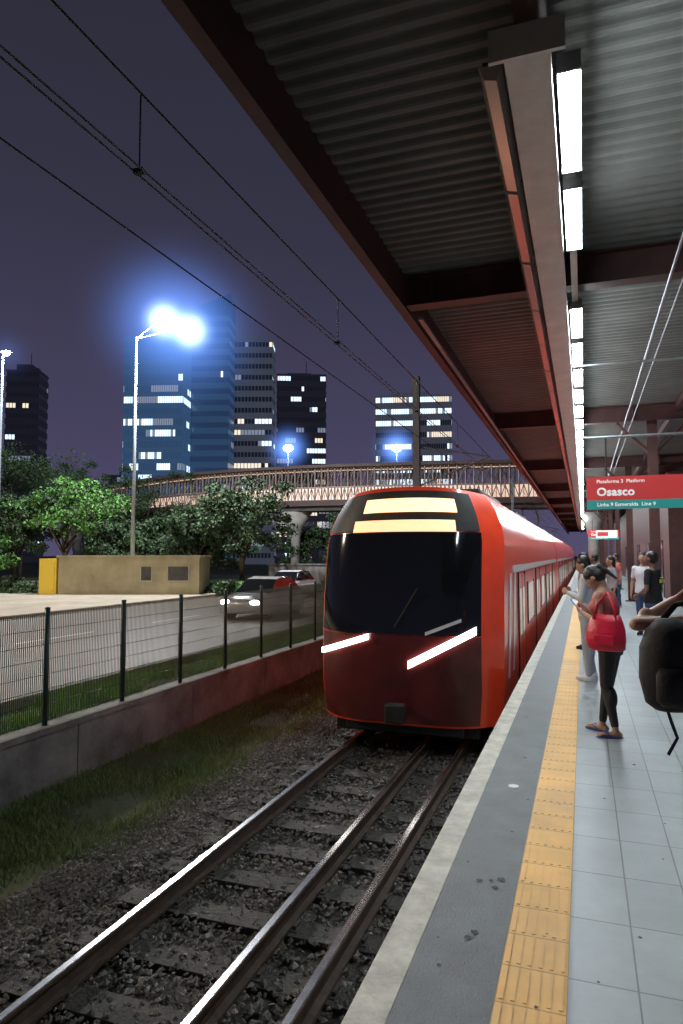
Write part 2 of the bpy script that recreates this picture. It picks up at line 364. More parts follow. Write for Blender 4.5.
d0=None;w0=None
def sidepart(y,sx,kind):
    global d0,w0
    if kind=='door':
        if d0 is None:
            d0=MB().box(-.012,.012,0,.63,0,1.95).box(-.012,.012,.65,1.28,0,1.95).obj('door',M['red'],parent=tr)
            MB().box(-.02,.02,.1,.53,.85,1.7).box(-.02,.02,.75,1.18,.85,1.7).obj('door_window',M['cabin'],parent=d0)
            MB().box(-.018,.018,-.03,-.005,0,2.0).box(-.018,.018,1.285,1.31,0,2.0).box(-.016,.016,.632,.648,0,1.95).obj('door_frame',M['dark'],parent=d0); o=d0
        else: o=dup(d0,parent=tr)
        o.location=(sx*1.445,y,.48)
    else:
        if w0 is None:
            w0=MB().box(-.01,.01,0,1.7,0,.8).box(-.016,.016,-.04,0,-.04,.84,1).box(-.016,.016,1.7,1.74,-.04,.84,1).obj('window',[M['cabin'],M['dark']],parent=tr); o=w0
        else: o=dup(w0,parent=tr)
        o.location=(sx*1.442,y,1.40)
for c in range(4):
    base=c*(L1+.5)
    if c:
        o=body(False,L1).obj('carriage_body',M['red'],parent=tr,smooth=False); o.location=(0,base,0)
        MB().box(-1.1,1.1,-.55,.03,.4,3.4).obj('gangway',M['dark'],parent=tr).location=(0,base,0)
    for k in range(4):
        for sx in(1,-1):
            sidepart(base+2.9+k*4.75,sx,'door')
            if k<3: sidepart(base+5.1+k*4.75,sx,'window')
    for sx in (1,-1):
        MB().box(-.006,.006,2.0,L1-.02,0,.12).obj('livery_glint_stripe',M['white'],parent=tr,loc=(sx*1.446,base,2.50))
    for by in(3.2,L1-3.2):
        b=MB().box(-1.0,1.0,-1.3,1.3,.35,.6)
        for sx in(-1,1):
            b.box(sx*1.0-.08,sx*1.0+.08,-1.5,1.5,.3,.62)
        ob=b.obj('bogie',M['dark'],parent=tr,loc=(0,base+by,0),bevel=.03)
        for yy in(-1,1):
            wm=MB()
            for sx in(-1,1): wm.tube([(sx*.74,yy,.44),(sx*.86,yy,.44)],.44,24)
            wm.tube([(-.8,yy,.44),(.8,yy,.44)],.08,10)
            wm.obj('wheelset',M['railside'],parent=ob)
    for a_,b_ in((3.5,7),(11,15)):
        MB().box(-.7,.7,a_,b_,3.85,4.1).obj('roof_unit',M['dark'],parent=tr,loc=(0,base,0),bevel=.05)
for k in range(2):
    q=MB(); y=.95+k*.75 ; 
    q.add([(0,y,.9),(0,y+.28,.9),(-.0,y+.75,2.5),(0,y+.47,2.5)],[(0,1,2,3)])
    q.obj('livery_glint_stripe',M['white'],parent=tr,loc=(1.450,0,0))  # slanted white stripes paint in the reflections on the train side
pg=MB(); py=26
for sx in(-.4,.4): pg.tube([(sx,py,3.95),(sx,py+1.1,4.5),(sx*.8,py,5.15)],.025,6)
pg.tube([(-.8,py,5.2),(.8,py,5.2)],.03,6); pg.box(-.6,.6,py-.4,py+1.2,3.84,3.95)
pg.obj('pantograph',M['dark'],parent=tr)
# ------------------------------------------------ canopy
cn=root('canopy',(0,0,0),'corrugated station canopy on dark red-brown steel beams','canopy')
rf=MB(); x0,x1=-2.15,7.2; z0=5.36
y=-7; vs=[]
while y<112:
    for dy,dz in((0,0),(.05,0),(.072,.012),(.088,.030),(.105,.040),(.125,.040),(.14,.030),(.155,.012)): vs.append((y+dy,z0+dz))
    y+=.175
V=[(x,a,b) for a,b in vs for x in(x0,x1)]
rf.add(V,[(2*i,2*i+1,2*i+3,2*i+2) for i in range(len(vs)-1)])
rf.obj('roof_sheet',M['roof'],parent=cn)
MB().box(-2.25,7.2,-7,112,5.44,5.48).obj('roof_top',M['cdark'],parent=cn)
BY=[8.65+9.3*j for j in range(-1,11)]
cb=MB().box(-2.12,7,-.11,.11,4.955,4.975).box(-2.12,7,-.012,.012,4.975,5.33).box(-2.12,7,-.11,.11,5.33,5.35)
for x in np.arange(-1.8,6,1.5): cb.box(x,x+.012,-.1,-.013,4.976,5.329)
b0=None
for y in BY:
    if b0 is None: b0=cb.obj('crossbeam',M['beam'],parent=cn,loc=(0,y,0))
    else: dup(b0,loc=(0,y,0),parent=cn)
c0=None
for y in BY[2:]+[BY[0]]:
    if c0 is None:
        m=MB().box(-.11,.11,-.1,-.085,0,4.94).box(-.11,.11,.085,.1,0,4.94).box(-.01,.01,-.085,.085,0,4.94).box(-.2,.2,-.2,.2,.0,.03)
        c0=m.obj('column',M['beam'],parent=cn,loc=(1.62,y,.01))
        MB().tube([(-.1,0,4.2),(-.8,0,4.92)],.04,8).obj('strut',M['beam'],parent=c0)
        MB().tube([(.1,0,4.2),(.8,0,4.92)],.04,8).obj('strut',M['beam'],parent=c0)
    else: dup(c0,loc=(1.62,y,.01),parent=cn)
def lbeam(x,w,zb,zt,mat,name,ya=-7,yb=112):
    return MB().box(x-w/2,x+w/2,ya,yb,zb,zt).obj(name,mat,parent=cn)
lbeam(-2.20,.12,4.93,5.43,M['beam'],'edge_beam')
lbeam(-.25,.2,5.10,5.325,M['beam'],'purlin'); lbeam(2.2,.12,5.15,5.325,M['beam'],'purlin')
MB().tube([(-2.285,-7,5.0),(-2.285,112,5.0)],.016,8).obj('edge_conduit',M['metal'],parent=cn,smooth=True)
MB().box(-2.05,-1.99,8.9,112,4.88,4.92).obj('cable_tray',M['metal'],parent=cn)
# trunking
tk=root('lamp_trunking',(-.26,4.2,4.80),'long aluminium cable trunking carrying the lamp row','trunking')
m=MB().box(-.15,.13,0,90,0,.02).box(-.15,-.13,0,90,.02,.14).box(.11,.13,0,90,.02,.14).box(-.24,.22,-.04,-.01,-.03,.18)
m.obj('trunk',M['alu'],parent=tk)
m=MB().box(.19,.26,.3,90,.09,.13)
m.obj('lamp_rail',M['alu'],parent=tk)
# lamps
l0=None;u0=None
ZL=4.84; XL=-.025
for k in range(56):
    y=4.45+1.50*k
    if l0 is None:
        l0=root('ceiling_lamp',(XL,y,ZL),'lit white fluorescent batten lamp under canopy','lamp',group='lamps in a row under the canopy')
        MB().box(-.075,.075,0,1.22,.03,.085).box(-.075,.075,-.02,0,-.04,.085).box(-.075,.075,1.22,1.24,-.04,.085).obj('housing',M['metal'],parent=l0)
        MB().box(-.066,.066,.02,1.20,-.03,.03).obj('tube',M['tube'],parent=l0)
        u0=root('unlit_lamp',(-.52,y-.1,4.80),'unlit batten lamp with dull pinkish cover','lamp',group='unlit lamps beside the trunking')
        MB().box(-.04,.09,0,1.44,.09,.12).obj('housing',M['dark'],parent=u0)
        MB().add([(-.07,0,.1),(-.03,0,0),(.05,0,-.02),(.09,0,.1),(-.07,1.44,.1),(-.03,1.44,0),(.05,1.44,-.02),(.09,1.44,.1)],[(0,1,2,3),(7,6,5,4),(0,4,5,1),(1,5,6,2),(2,6,7,3)]).obj('cover',M['pinkmetal'],parent=u0)
    else:
        if k!=2: dup(l0,loc=(XL,y,ZL)); 
        dup(u0,loc=(-.52,y-.1,4.80))
# pipes
pr=root('ceiling_pipes',(0,10.2,3.35),'grey steel conduits hung below the canopy','pipe')
MB().tube([(0,0,0),(4,0,0)],.018,8).obj('conduit',M['metal'],parent=pr)
MB().tube([(-.1,.8,1.25),(5,.8,1.25)],.018,8).obj('conduit',M['metal'],parent=pr)
MB().tube([(1.0,-9,1.52),(1.0,60,1.52)],.018,8).obj('conduit',M['metal'],parent=pr)
MB().tube([(1.16,-9,1.56),(1.16,60,1.56)],.010,8).obj('conduit',M['metal'],parent=pr)
# station rooms
sb=root('station_building',(4.6,44,0),'dark station rooms under the canopy with glazed doors','building')
MB().box(-1.6,2.3,-16,30,0,4.8).obj('wall',M['beam'],parent=sb)
for k in range(5):
    MB().box(-1.63,-1.601,-14+k*6,-12+k*6,.02,2.3).obj('door',M['glassd'],parent=sb)
# ------------------------------------------------ signs
def text(s,size,mat,parent,loc,name='lettering',rz=0,bold=0):
    c=bpy.data.curves.new(name,'FONT'); c.body=s; c.size=size; c.extrude=.001; c.resolution_u=3; c.offset=bold; c.space_character=1.0+bold*8
    o=bpy.data.objects.new(name,c); col.objects.link(o)
    dg=bpy.context.evaluated_depsgraph_get(); me=bpy.data.meshes.new_from_object(o.evaluated_get(dg)); bpy.data.objects.remove(o)
    me.materials.clear(); me.materials.append(mat)
    for p in me.polygons: p.material_index=0
    o=bpy.data.objects.new(name,me); col.objects.link(o); o.parent=parent; o.location=loc; o.rotation_euler=(math.pi/2,0,rz); return o
def psign(loc,w,h,big,lab):
    s=root('platform_sign',loc,lab,'sign')
    MB().box(0,w,0,.08,h*.27,h).obj('panel',M['signred'],parent=s)
    MB().box(0,w,0,.08,0,h*.265).obj('line_band',M['signteal'],parent=s)
    text('Plataforma 3  Platform',h*.15,M['signwhite'],s,(.13,-.004,h*.80),bold=.001)
    text(big,h*.35,M['signwhite'],s,(.13,-.004,h*.41),bold=.0045)
    text('Linha 9 Esmeralda  Line 9',h*.16,M['signwhite'],s,(.13,-.004,h*.08),bold=.001)
    for x in (w*.15,w*.85): MB().tube([(x,.04,h),(x,.04,3.35-loc[2])],.010,6).obj('hanger_rod',M['dark'],parent=s)
    return s
psign((.06,10.16,2.34),1.75,.45,'Osasco','red hanging platform sign reading Osasco with teal band')
psign((.2,33,2.40),1.3,.42,'Osasco','smaller red and teal hanging sign above platform')
s=root('platform_sign',(.42,25.6,2.30),'small white hanging sign under canopy','sign')
MB().box(0,.7,0,.06,0,.26).obj('panel',M['signwhite'],parent=s); MB().box(.05,.4,-.004,0,.06,.2).obj('pictogram',M['signred'],parent=s)
# ------------------------------------------------ catenary
cw=MB()
def wire(x,z,r): cw.tube([(x,-4,z),(x,120,z)],r,8)
wire(-2.62,4.66,.008); wire(-2.60,4.15,.007); wire(-2.66,4.15,.007); wire(-3.8,4.62,.008)
for y in (3.55,7.3,11.3,15.3,19.3,23.3,27.3,31.3,35.3,39.3): cw.tube([(-2.63,y,4.66),(-2.63,y,4.14)],.006,6); cw.box(-2.665,-2.595,y-.02,y+.02,4.135,4.165)
cw.obj('overhead_wires',M['wire'],label='dark overhead catenary wires with droppers above track',category='overhead wire')
m0=None
for k in range(3):
    loc=(-4.75,20.3+k*30,-1.4)
    if m0 is None:
        m0=root('catenary_mast',loc,'grey steel catenary mast with bracket arm','mast',group='masts along the track')
        MB().box(-.10,.10,-.10,-.08,0,8.6).box(-.10,.10,.08,.10,0,8.6).box(-.08,-.065,-.08,.08,0,8.6).box(.065,.08,-.08,.08,0,8.6).box(-.3,.3,-.3,.3,0,.3).obj('post',M['mast'],parent=m0)
        MB().tube([(.08,0,6.4),(2.2,0,6.0)],.025,8).tube([(.08,0,5.2),(2.2,0,6.0)],.025,8).tube([(1.4,0,5.75),(2.2,0,5.55)],.02,6).obj('bracket',M['mast'],parent=m0)
    else: dup(m0,loc=loc)
# ------------------------------------------------ street lamps
def halo(loc,R,c,s):  # emission-only volume sphere imitates the glow around a lamp head
    m=bpy.data.materials.new('lamp_glow'); m.use_nodes=True; N=m.node_tree.nodes; L=m.node_tree.links
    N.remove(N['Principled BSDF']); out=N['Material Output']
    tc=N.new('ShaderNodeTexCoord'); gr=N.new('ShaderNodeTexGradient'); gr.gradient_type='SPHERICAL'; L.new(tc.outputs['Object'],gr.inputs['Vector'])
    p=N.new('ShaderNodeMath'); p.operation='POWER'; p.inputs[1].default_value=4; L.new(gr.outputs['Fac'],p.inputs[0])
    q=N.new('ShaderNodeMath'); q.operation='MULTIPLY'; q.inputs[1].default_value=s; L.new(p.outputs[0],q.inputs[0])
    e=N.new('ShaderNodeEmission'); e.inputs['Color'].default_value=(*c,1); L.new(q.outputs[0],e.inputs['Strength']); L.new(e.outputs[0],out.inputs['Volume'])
    o=MB().ell((0,0,0),(1,1,1),n=24).obj('lamp_glow_sphere',m,smooth=True,kind='stuff'); o.location=loc; o.scale=(R,R,R)
def plight(par,loc,e,c,r=.25):
    l=bpy.data.lights.new('lamp_light','POINT'); l.energy=e; l.color=c; l.shadow_soft_size=r
    o=bpy.data.objects.new('lamp_light',l); col.objects.link(o); o.parent=par; o.location=loc
def lamp(r,d,h,heads,lab,power,mat,hz,R=1.,hc=(.14,.32,1),core=None,lc=(.8,.9,1)):
    x,y=site(r,d); s=root('street_lamp',(x,y,-.6),lab,'street lamp',rot=A)
    m=MB().tube([(0,0,0),(0,0,h*.5),(0,0,h)],[.14,.1,.06],10)
    m.loft([(0,0,0,.2,.2),(0,0,.4,.16,.16)])
    m.obj('pole',M['pole'],parent=s,smooth=True)
    a=MB()
    for hx,hz_ in heads: a.tube([(0,0,h-.1),(hx*.5,0,(h+hz_)/2+.1),(hx,0,hz_+.12)],.03,6)
    a.obj('arm',M['pole'],parent=s)
    for hx,hz_ in heads:
        MB().box(hx-.35,hx+.35,-.16,.16,hz_+.05,hz_+.16).obj('lamp_housing',M['pole'],parent=s,bevel=.03)
        MB().ell((hx,-.02,hz_),(.27*R,.2*R,.2*R)).obj('lamp_lens',mat,parent=s,smooth=True)
        if power: plight(s,(hx,-.4,hz_-.5),power,lc)
        px,py=x+hx*CA,y+hx*SA
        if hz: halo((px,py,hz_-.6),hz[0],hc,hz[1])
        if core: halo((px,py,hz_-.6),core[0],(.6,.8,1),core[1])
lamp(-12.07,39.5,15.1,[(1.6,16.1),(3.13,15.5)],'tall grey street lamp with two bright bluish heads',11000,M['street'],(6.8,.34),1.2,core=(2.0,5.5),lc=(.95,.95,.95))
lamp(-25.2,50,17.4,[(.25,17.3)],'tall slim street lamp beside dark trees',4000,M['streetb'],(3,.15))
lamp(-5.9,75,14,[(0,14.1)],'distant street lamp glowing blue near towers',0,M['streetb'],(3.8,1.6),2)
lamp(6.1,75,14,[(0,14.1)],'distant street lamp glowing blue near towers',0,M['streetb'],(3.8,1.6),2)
lamp(-21,14,11,[(-.6,11)],'added unseen street lamp that brightens the road',15000,M['street'],None,lc=(1,.84,.64))  # unseen lamp added beside the road to brighten its surface
# ------------------------------------------------ towers
def tower(r,d,w,dep,h,rot,ns,nb,wall,glass,lit,lab,cols,rows_lit=None,top=0,slab=.5,runs=6,slope=0):
    x,y=site(r,d); s=root('office_tower',(x,y,-.6),lab,'office building',rot=A+rot)
    R=random.Random(int(abs(r*10)+d)); fh=h/ns
    m=MB().box(-w/2,w/2,0,dep,0,h)
    for k in range(ns+1): m.box(-w/2-.2,w/2+.2,-.2,dep+.2,k*fh,min(h+.6,k*fh+fh*slab))
    if top: m.box(-w*.3,w*.2,dep*.3,dep*.7,h+.6,h+top); m.box(w*.25,w*.4,dep*.2,dep*.5,h+.6,h+top*.6)
    if slope:
        a,b=-w/2-.2,w/2+.2; c,e_=-.2,dep+.2; z=h+.6
        m.add([(a,c,z),(b,c,z),(b,e_,z),(a,e_,z),(a,c,z+.5),(b,c,z+slope),(b,e_,z+slope),(a,e_,z+.5)],[(4,5,6,7),(0,1,5,4),(1,2,6,5),(2,3,7,6),(3,0,4,7)])
    else: m.tube([(w*.1,dep*.5,h),(w*.1,dep*.5,h+top+4)],.12,5)
    m.obj('wall',wall,parent=s)
    bw=w/nb; nd=max(3,int(dep/bw)); bd=dep/nd
    for k in range(ns):
        q=MB(); z0,z1=k*fh+fh*slab+.02,(k+1)*fh-.02
        pl=(rows_lit[k] if rows_lit else lit)*R.uniform(.5,1.4)
        run=0; cur=0
        for face in(0,1,2):
            cnt=nb if face==0 else nd
            for i in range(cnt):
                if run<=0:
                    run=R.randint(1,runs); cur=0
                    if R.random()<pl: cur=R.choice(cols)
                run-=1
                c_=cur if R.random()<.9 else (3 if cur else 0)
                if face==0:
                    a=-w/2+i*bw; e_=bw*.1; q.add([(a+e_,-.05,z0),(a+bw-e_,-.05,z0),(a+bw-e_,-.05,z1),(a+e_,-.05,z1)],[(0,1,2,3)],c_)
                else:
                    a=i*bd; e_=bd*.1; X=(w/2+.05) if face==1 else -(w/2+.05)
                    f=(0,1,2,3) if face==1 else (3,2,1,0)
                    q.add([(X,a+e_,z0),(X,a+bd-e_,z0),(X,a+bd-e_,z1),(X,a+e_,z1)],[f],c_)
        q.obj('window_row',[glass,M['lit1'],M['lit2'],M['lit3']],parent=s)
    return s
rl=[.04]*20; 
for k in (7,8,9,11,12,14,15): rl[k]=.62
tower(-41.9,150,13.3,8,50,-.05,20,26,M['bwallb'],M['glassb'],.1,'blue glass office tower with rows of lit offices',[1,1,3],rl,0,.4,12,slope=1.6)
tower(-31.0,156,9.6,7,58,-.03,22,16,M['bwallc'],M['glassb'],.05,'taller deep blue glass slab with slanted top',[1,3,3],None,0,.45,6,slope=4.5)
tower(-23.3,168,12.0,7,55.5,.0,20,14,M['bwall'],M['glassd'],.16,'grey concrete office tower with scattered lit windows',[1,2,3],None,2.5,.55)
tower(-10.8,182,13,14,50.5,.06,18,18,M['bwall2'],M['glassd'],.28,'dark square office tower with lit upper floors',[1,1,3,2],None,2,.55)
tower(21.5,202,22.5,14,49.5,-.1,14,34,M['bwall'],M['glassd'],.8,'white office block with many brightly lit floors',[1,1,1,2],None,2.5,.55,8)
tower(-97,205,9.5,8,58,.1,18,10,M['bwall2'],M['glassd'],.16,'dark apartment tower with a few lit windows',[2,1,3],None,3,.55)
tower(-60,190,10,14,24,.1,8,9,M['bwall2'],M['glassd'],.15,'low dark block behind the trees',[2,3],None,2,.5)
tower(-36,120,22,12,12,0,4,22,M['bwall2'],M['glassd'],.3,'low building with warm lit windows beyond the bridge',[2,3],None,1,.55)
tower(2,150,14,12,16,0,5,18,M['bwall2'],M['glassd'],.15,'low dark office block beyond the bridge',[2,3],None,1,.55)
# ------------------------------------------------ footbridge
ctrl=[(-34,86),(-27,78),(-14,66),(-3.5,60.5),(6.6,58),(19,56),(34,56)]
def cr(p0,p1,p2,p3,t): return tuple(.5*((2*p1[i])+(-p0[i]+p2[i])*t+(2*p0[i]-5*p1[i]+4*p2[i]-p3[i])*t*t+(-p0[i]+3*p1[i]-3*p2[i]+p3[i])*t**3) for i in(0,1))
cp=[ctrl[0]]+ctrl+[ctrl[-1]]; path=[]
for i in range(len(ctrl)-1):
    for k in range(18): path.append(cr(cp[i],cp[i+1],cp[i+2],cp[i+3],k/18))
path=[Vector((*site(*p),0)) for p in path]
br=root('footbridge',(path[60].x,path[60].y,-.6),'long curved steel footbridge with lit railing over road','bridge'); o_=Vector((path[60].x,path[60].y,-.6))
def strip(name,mat,a,b,z0,z1):
    m=MB(); vs=[]
    for i,p in enumerate(path):
        t=(path[min(i+1,len(path)-1)]-path[max(i-1,0)]).normalized(); nrm=Vector((-t.y,t.x,0))
        for o,z in((a,z0),(b,z0),(b,z1),(a,z1)): q=p+nrm*o-o_; vs.append((q.x,q.y,z))
    m.add(vs,[(4*i+j,4*i+(j+1)%4,4*i+4+(j+1)%4,4*i+4+j) for i in range(len(path)-1) for j in range(4)])
    return m.obj(name,mat,parent=br)
strip('deck',M['bridged'],-1.6,1.6,6.5,7.0); strip('girder',M['cdark'],-1.2,1.2,6.1,6.5)
strip('handrail',M['bridge'],-1.66,-1.58,8.0,8.12); strip('handrail',M['bridge'],1.58,1.66,8.0,8.12)
strip('roof',M['bridged'],-1.9,1.9,9.75,10.0)
strip('lit_fascia',M['blit'],1.40,1.44,7.1,8.3); strip('lit_ceiling',M['blit'],-.15,.15,9.66,9.7)
for sgn in(-1.55,1.55):
    m=MB()
    for i in range(0,len(path)-1):
        t=(path[i+1]-path[i]).normalized(); nrm=Vector((-t.y,t.x,0))
        p=path[i]+nrm*sgn-o_; q=path[i+1]+nrm*sgn-o_; mid=(p+q)/2
        m.tube([(p.x,p.y,6.9),(p.x,p.y,9.8)],.07,5); m.tube([(p.x,p.y,6.95),(mid.x,mid.y,8.0)],.04,4); m.tube([(mid.x,mid.y,8.0),(q.x,q.y,6.95)],.04,4)
        m.tube([(mid.x,mid.y,6.9),(mid.x,mid.y,9.8)],.03,4); m.tube([(p.x,p.y,8.1),(q.x,q.y,9.7)],.03,4)
    m.obj('truss',M['bridge'],parent=br)
for i in(5,22,36,53,92):
    p=path[i]-o_; m=MB()
    m.loft([(p.x,p.y,0,.45,.45),(p.x,p.y,3.9,.42,.42),(p.x,p.y,4.8,.7,.7),(p.x,p.y,6.08,1.5,1.3)],16)
    m.obj('pier',M['pierc'],parent=br,smooth=True)
# ------------------------------------------------ kiosk
x,y=site(-12.2,38); k=root('wayside_building',(x,y,-.6),'low beige rendered building with small windows and yellow end','building',rot=A)
MB().box(-3.5,4.3,0,3,0,2.15).box(-3.6,4.4,-.1,3.1,2.15,2.28).obj('wall',M['beige'],parent=k)
MB().box(-4.55,-3.6,-.05,2.5,0,2.1).box(-4.0,-3.7,-.09,-.05,.3,1.8).obj('end_panel',M['yellowp'],parent=k)
for a,b in((1.1,1.65),(2.6,3.7)):
    kk=MB().box(a,b,-.03,0,.9,1.65).obj('window',M['cdark'],parent=k)
    MB().box(a-.06,b+.06,-.06,-.03,.82,.88).box(a-.06,a-.01,-.05,-.0301,.9,1.7).box(b+.01,b+.06,-.05,-.0301,.9,1.7).obj('frame',M['kerb'],parent=kk)
x,y=site(3,47); 
MB().box(-8,8,0,.3,0,1.6).box(-8.1,8.1,-.05,.35,1.6,1.7).obj('garden_wall',M['concrete'],loc=(x,y,-.6),rot=A,label='low pale boundary wall beyond the road',category='wall')
# ------------------------------------------------ trees
def treemesh(seed,h,cr_,N,bright):
    R=np.random.default_rng(seed); rr=random.Random(seed)
    m=MB(); m.tube([(0,0,0),(.1,.05,h*.2),(-.05,.1,h*.45)],[.22,.16,.11],8)
    cl=[]
    for i in range(9):
        a=i*2.4+rr.random(); e=rr.uniform(.1,.9); rad=cr_*rr.uniform(.35,.85)*math.sqrt(1-e*e*.6)
        end=(math.cos(a)*rad,math.sin(a)*rad,h*.38+e*h*.47); st=(0,0,h*rr.uniform(.25,.40))
        mid=tuple((st[j]+end[j])/2+rr.uniform(-.2,.2) for j in range(3))
        m.tube([st,mid,end],[.09,.06,.025],6); cl.append((end,rr.uniform(.22,.40)*cr_))
        for _ in range(4): cl.append((tuple(end[j]+rr.uniform(-.55,.55)*cr_*(1 if j<2 else .6) for j in range(3)),rr.uniform(.10,.26)*cr_))
    cl.append(((0,0,h*.82),cr_*.35))
    vs=[]
    per=N//len(cl)
    for (c,r) in cl:
        d=R.normal(size=(per,3)); d/=np.linalg.norm(d,axis=1)[:,None]; d*=(R.random(per)**.5)[:,None]*r*(1+.35*R.random(per))[:,None]; d[:,2]*=.6
        P=d+np.array(c); s=R.uniform(.06,.16,per)
        a=R.normal(size=(per,3)); a/=np.linalg.norm(a,axis=1)[:,None]; b=np.cross(a,R.normal(size=(per,3))); b/=np.linalg.norm(b,axis=1)[:,None]
        q=np.stack([P-a*s[:,None],P+b*s[:,None]*.6,P+a*s[:,None],P-b*s[:,None]*.6],1); vs.append(q)
    V=np.concatenate(vs).reshape(-1,3); n=len(V)//4
    leaf=bpy.data.meshes.new('crown'); leaf.from_pydata(V.tolist(),[],np.arange(n*4).reshape(-1,4).tolist())
    leaf.materials.append(M['leaf'] if bright else M['leafd']); leaf.materials.append(M['leafd'])  # leaf colour carries lamp light on bright crowns, shade on dark ones
    leaf.polygons.foreach_set('material_index',(R.random(n)<.35).astype(int))
    return m,leaf
def tree(r,d,h,cr_,bright,seed,lab,z=-.6):
    x,y=site(r,d); s=root('tree',(x,y,z),lab,'tree',rot=seed*1.3)
    m,leaf=treemesh(seed,h,cr_,10000 if d<60 else 6000,bright)
    m.obj('trunk',M['bark'],parent=s,smooth=True)
    o=bpy.data.objects.new('crown',leaf); col.objects.link(o); o.parent=s
B='leafy tree with lamp light put into its bright green leaves';D='leafy tree beyond the road, shade put into its dark leaves'
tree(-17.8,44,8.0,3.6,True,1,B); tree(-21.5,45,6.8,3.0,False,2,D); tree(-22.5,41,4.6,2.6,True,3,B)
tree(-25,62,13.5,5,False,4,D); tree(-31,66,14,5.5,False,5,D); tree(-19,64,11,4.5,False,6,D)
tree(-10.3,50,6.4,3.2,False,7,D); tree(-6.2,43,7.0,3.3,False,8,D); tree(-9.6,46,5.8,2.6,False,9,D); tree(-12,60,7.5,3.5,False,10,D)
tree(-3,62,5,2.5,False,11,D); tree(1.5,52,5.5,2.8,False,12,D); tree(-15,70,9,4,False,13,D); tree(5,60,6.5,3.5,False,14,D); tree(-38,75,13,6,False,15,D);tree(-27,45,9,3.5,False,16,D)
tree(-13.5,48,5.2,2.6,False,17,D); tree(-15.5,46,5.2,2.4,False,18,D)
def shrub(r,d,s_,seed,lab='low dark shrub beside paving'):
    x,y=site(r,d); R=np.random.default_rng(seed); n=1800
    dd=R.normal(size=(n,3)); dd/=np.linalg.norm(dd,axis=1)[:,None]; dd*=(R.random(n)**.35)[:,None]*s_*(1+.3*np.sin(dd[:,0:1]*6+seed)); dd[:,2]=np.abs(dd[:,2])*.7
    a=R.normal(size=(n,3))*.06; b=R.normal(size=(n,3))*.06
    V=np.stack([dd-a,dd+b,dd+a,dd-b],1).reshape(-1,3)
    me=bpy.data.meshes.new('shrub'); me.from_pydata(V.tolist(),[],np.arange(n*4).reshape(-1,4).tolist()); me.materials.append(M['leafd'] if seed%2 else M['leaf'])
    o=bpy.data.objects.new('shrub',me); col.objects.link(o); o.location=(x,y,-.6); o['label']=lab; o['category']='shrub'
for i,(r,d,s_) in enumerate([(-5,40,1.1),(-6.6,39.5,1.0),(-3,42,1.2),(-19,40,1.3),(-21,39,1.4),(0,44,1.2),(-7.4,41,.9),(3,45,1.2)]): shrub(r,d,s_,i)
# ------------------------------------------------ cars
def car(loc,rot,mat,lab,w=1.72):
    s=root('car',loc,lab,'car',rot=rot,group='cars on the road')
    sec=[(-2.05,.30,.62,.68),(-1.95,.24,.74,.80),(-1.3,.2,.86,.85),(-.8,.2,.93,.86),(.9,.2,.95,.86),(1.7,.22,.93,.84),(2.0,.28,.82,.8),(2.08,.36,.66,.7)]
    m=MB(); vs=[]
    for y,zb,zt,hw_ in sec:
        for fx,fz in((-1,.0),(-1,.7),(-.9,1),(-.4,1.03),(.4,1.03),(.9,1),(1,.7),(1,0)): vs.append((fx*hw_,y,zb+(zt-zb)*fz))
    fs=[(i*8+j,i*8+(j+1)%8,(i+1)*8+(j+1)%8,(i+1)*8+j) for i in range(len(sec)-1) for j in range(8)]
    fs+= [tuple(range(8))[::-1],tuple((len(sec)-1)*8+j for j in range(8))]
    m.add(vs,fs); m.obj('body',mat,parent=s,smooth=True)
    sec=[(-1.0,.9,.72),(-.3,1.38,.6),(.3,1.46,.6),(1.2,1.42,.58),(1.85,.93,.68)]
    g=MB(); vs=[]
    for y,z,h_ in sec:
        for x_,zz in((-h_-.08,.88),(-h_,z),(h_,z),(h_+.08,.88)): vs.append((x_,y,zz))
    g.add(vs,[(i*4+j,i*4+(j+1)%4,(i+1)*4+(j+1)%4,(i+1)*4+j) for i in range(4) for j in range(4)]+[(3,2,1,0),(16,17,18,19)])
    g.obj('glazing',M['black'],parent=s)
    MB().add([(-.61,-.25,1.40),(.61,-.25,1.40),(.61,.3,1.48),(-.61,.3,1.48),(.59,1.2,1.44),(-.59,1.2,1.44)],[(0,1,2,3),(3,2,4,5)]).obj('roof',mat,parent=s)
    for x_ in(-.72,.72):
        for y in(-1.3,1.3): MB().tube([(x_-.1,y,.31),(x_+.1,y,.31)],.31,20).tube([(x_+.101*(1 if x_>0 else -1),y,.31),(x_+.11*(1 if x_>0 else -1),y,.31)],.19,12,1).obj('wheel',[M['tyre'],M['metal']],parent=s)
        MB().ell((x_*.8,-2.0,.64),(.19,.08,.09)).obj('headlight',M['carlamp'],parent=s,smooth=True)
        MB().ell((x_*.85,2.03,.72),(.13,.06,.08)).obj('tail_light',M['tail'],parent=s,smooth=True)
    return s
car((-11.4,23.5,-.6),0,M['carw'],'white hatchback with headlights on driving on road')
car((-15,34,-.6),0,M['carw'],'white hatchback with headlights on driving on road')
car((-12,48,-.6),0,M['cars'],'silver hatchback with headlights on driving on road')
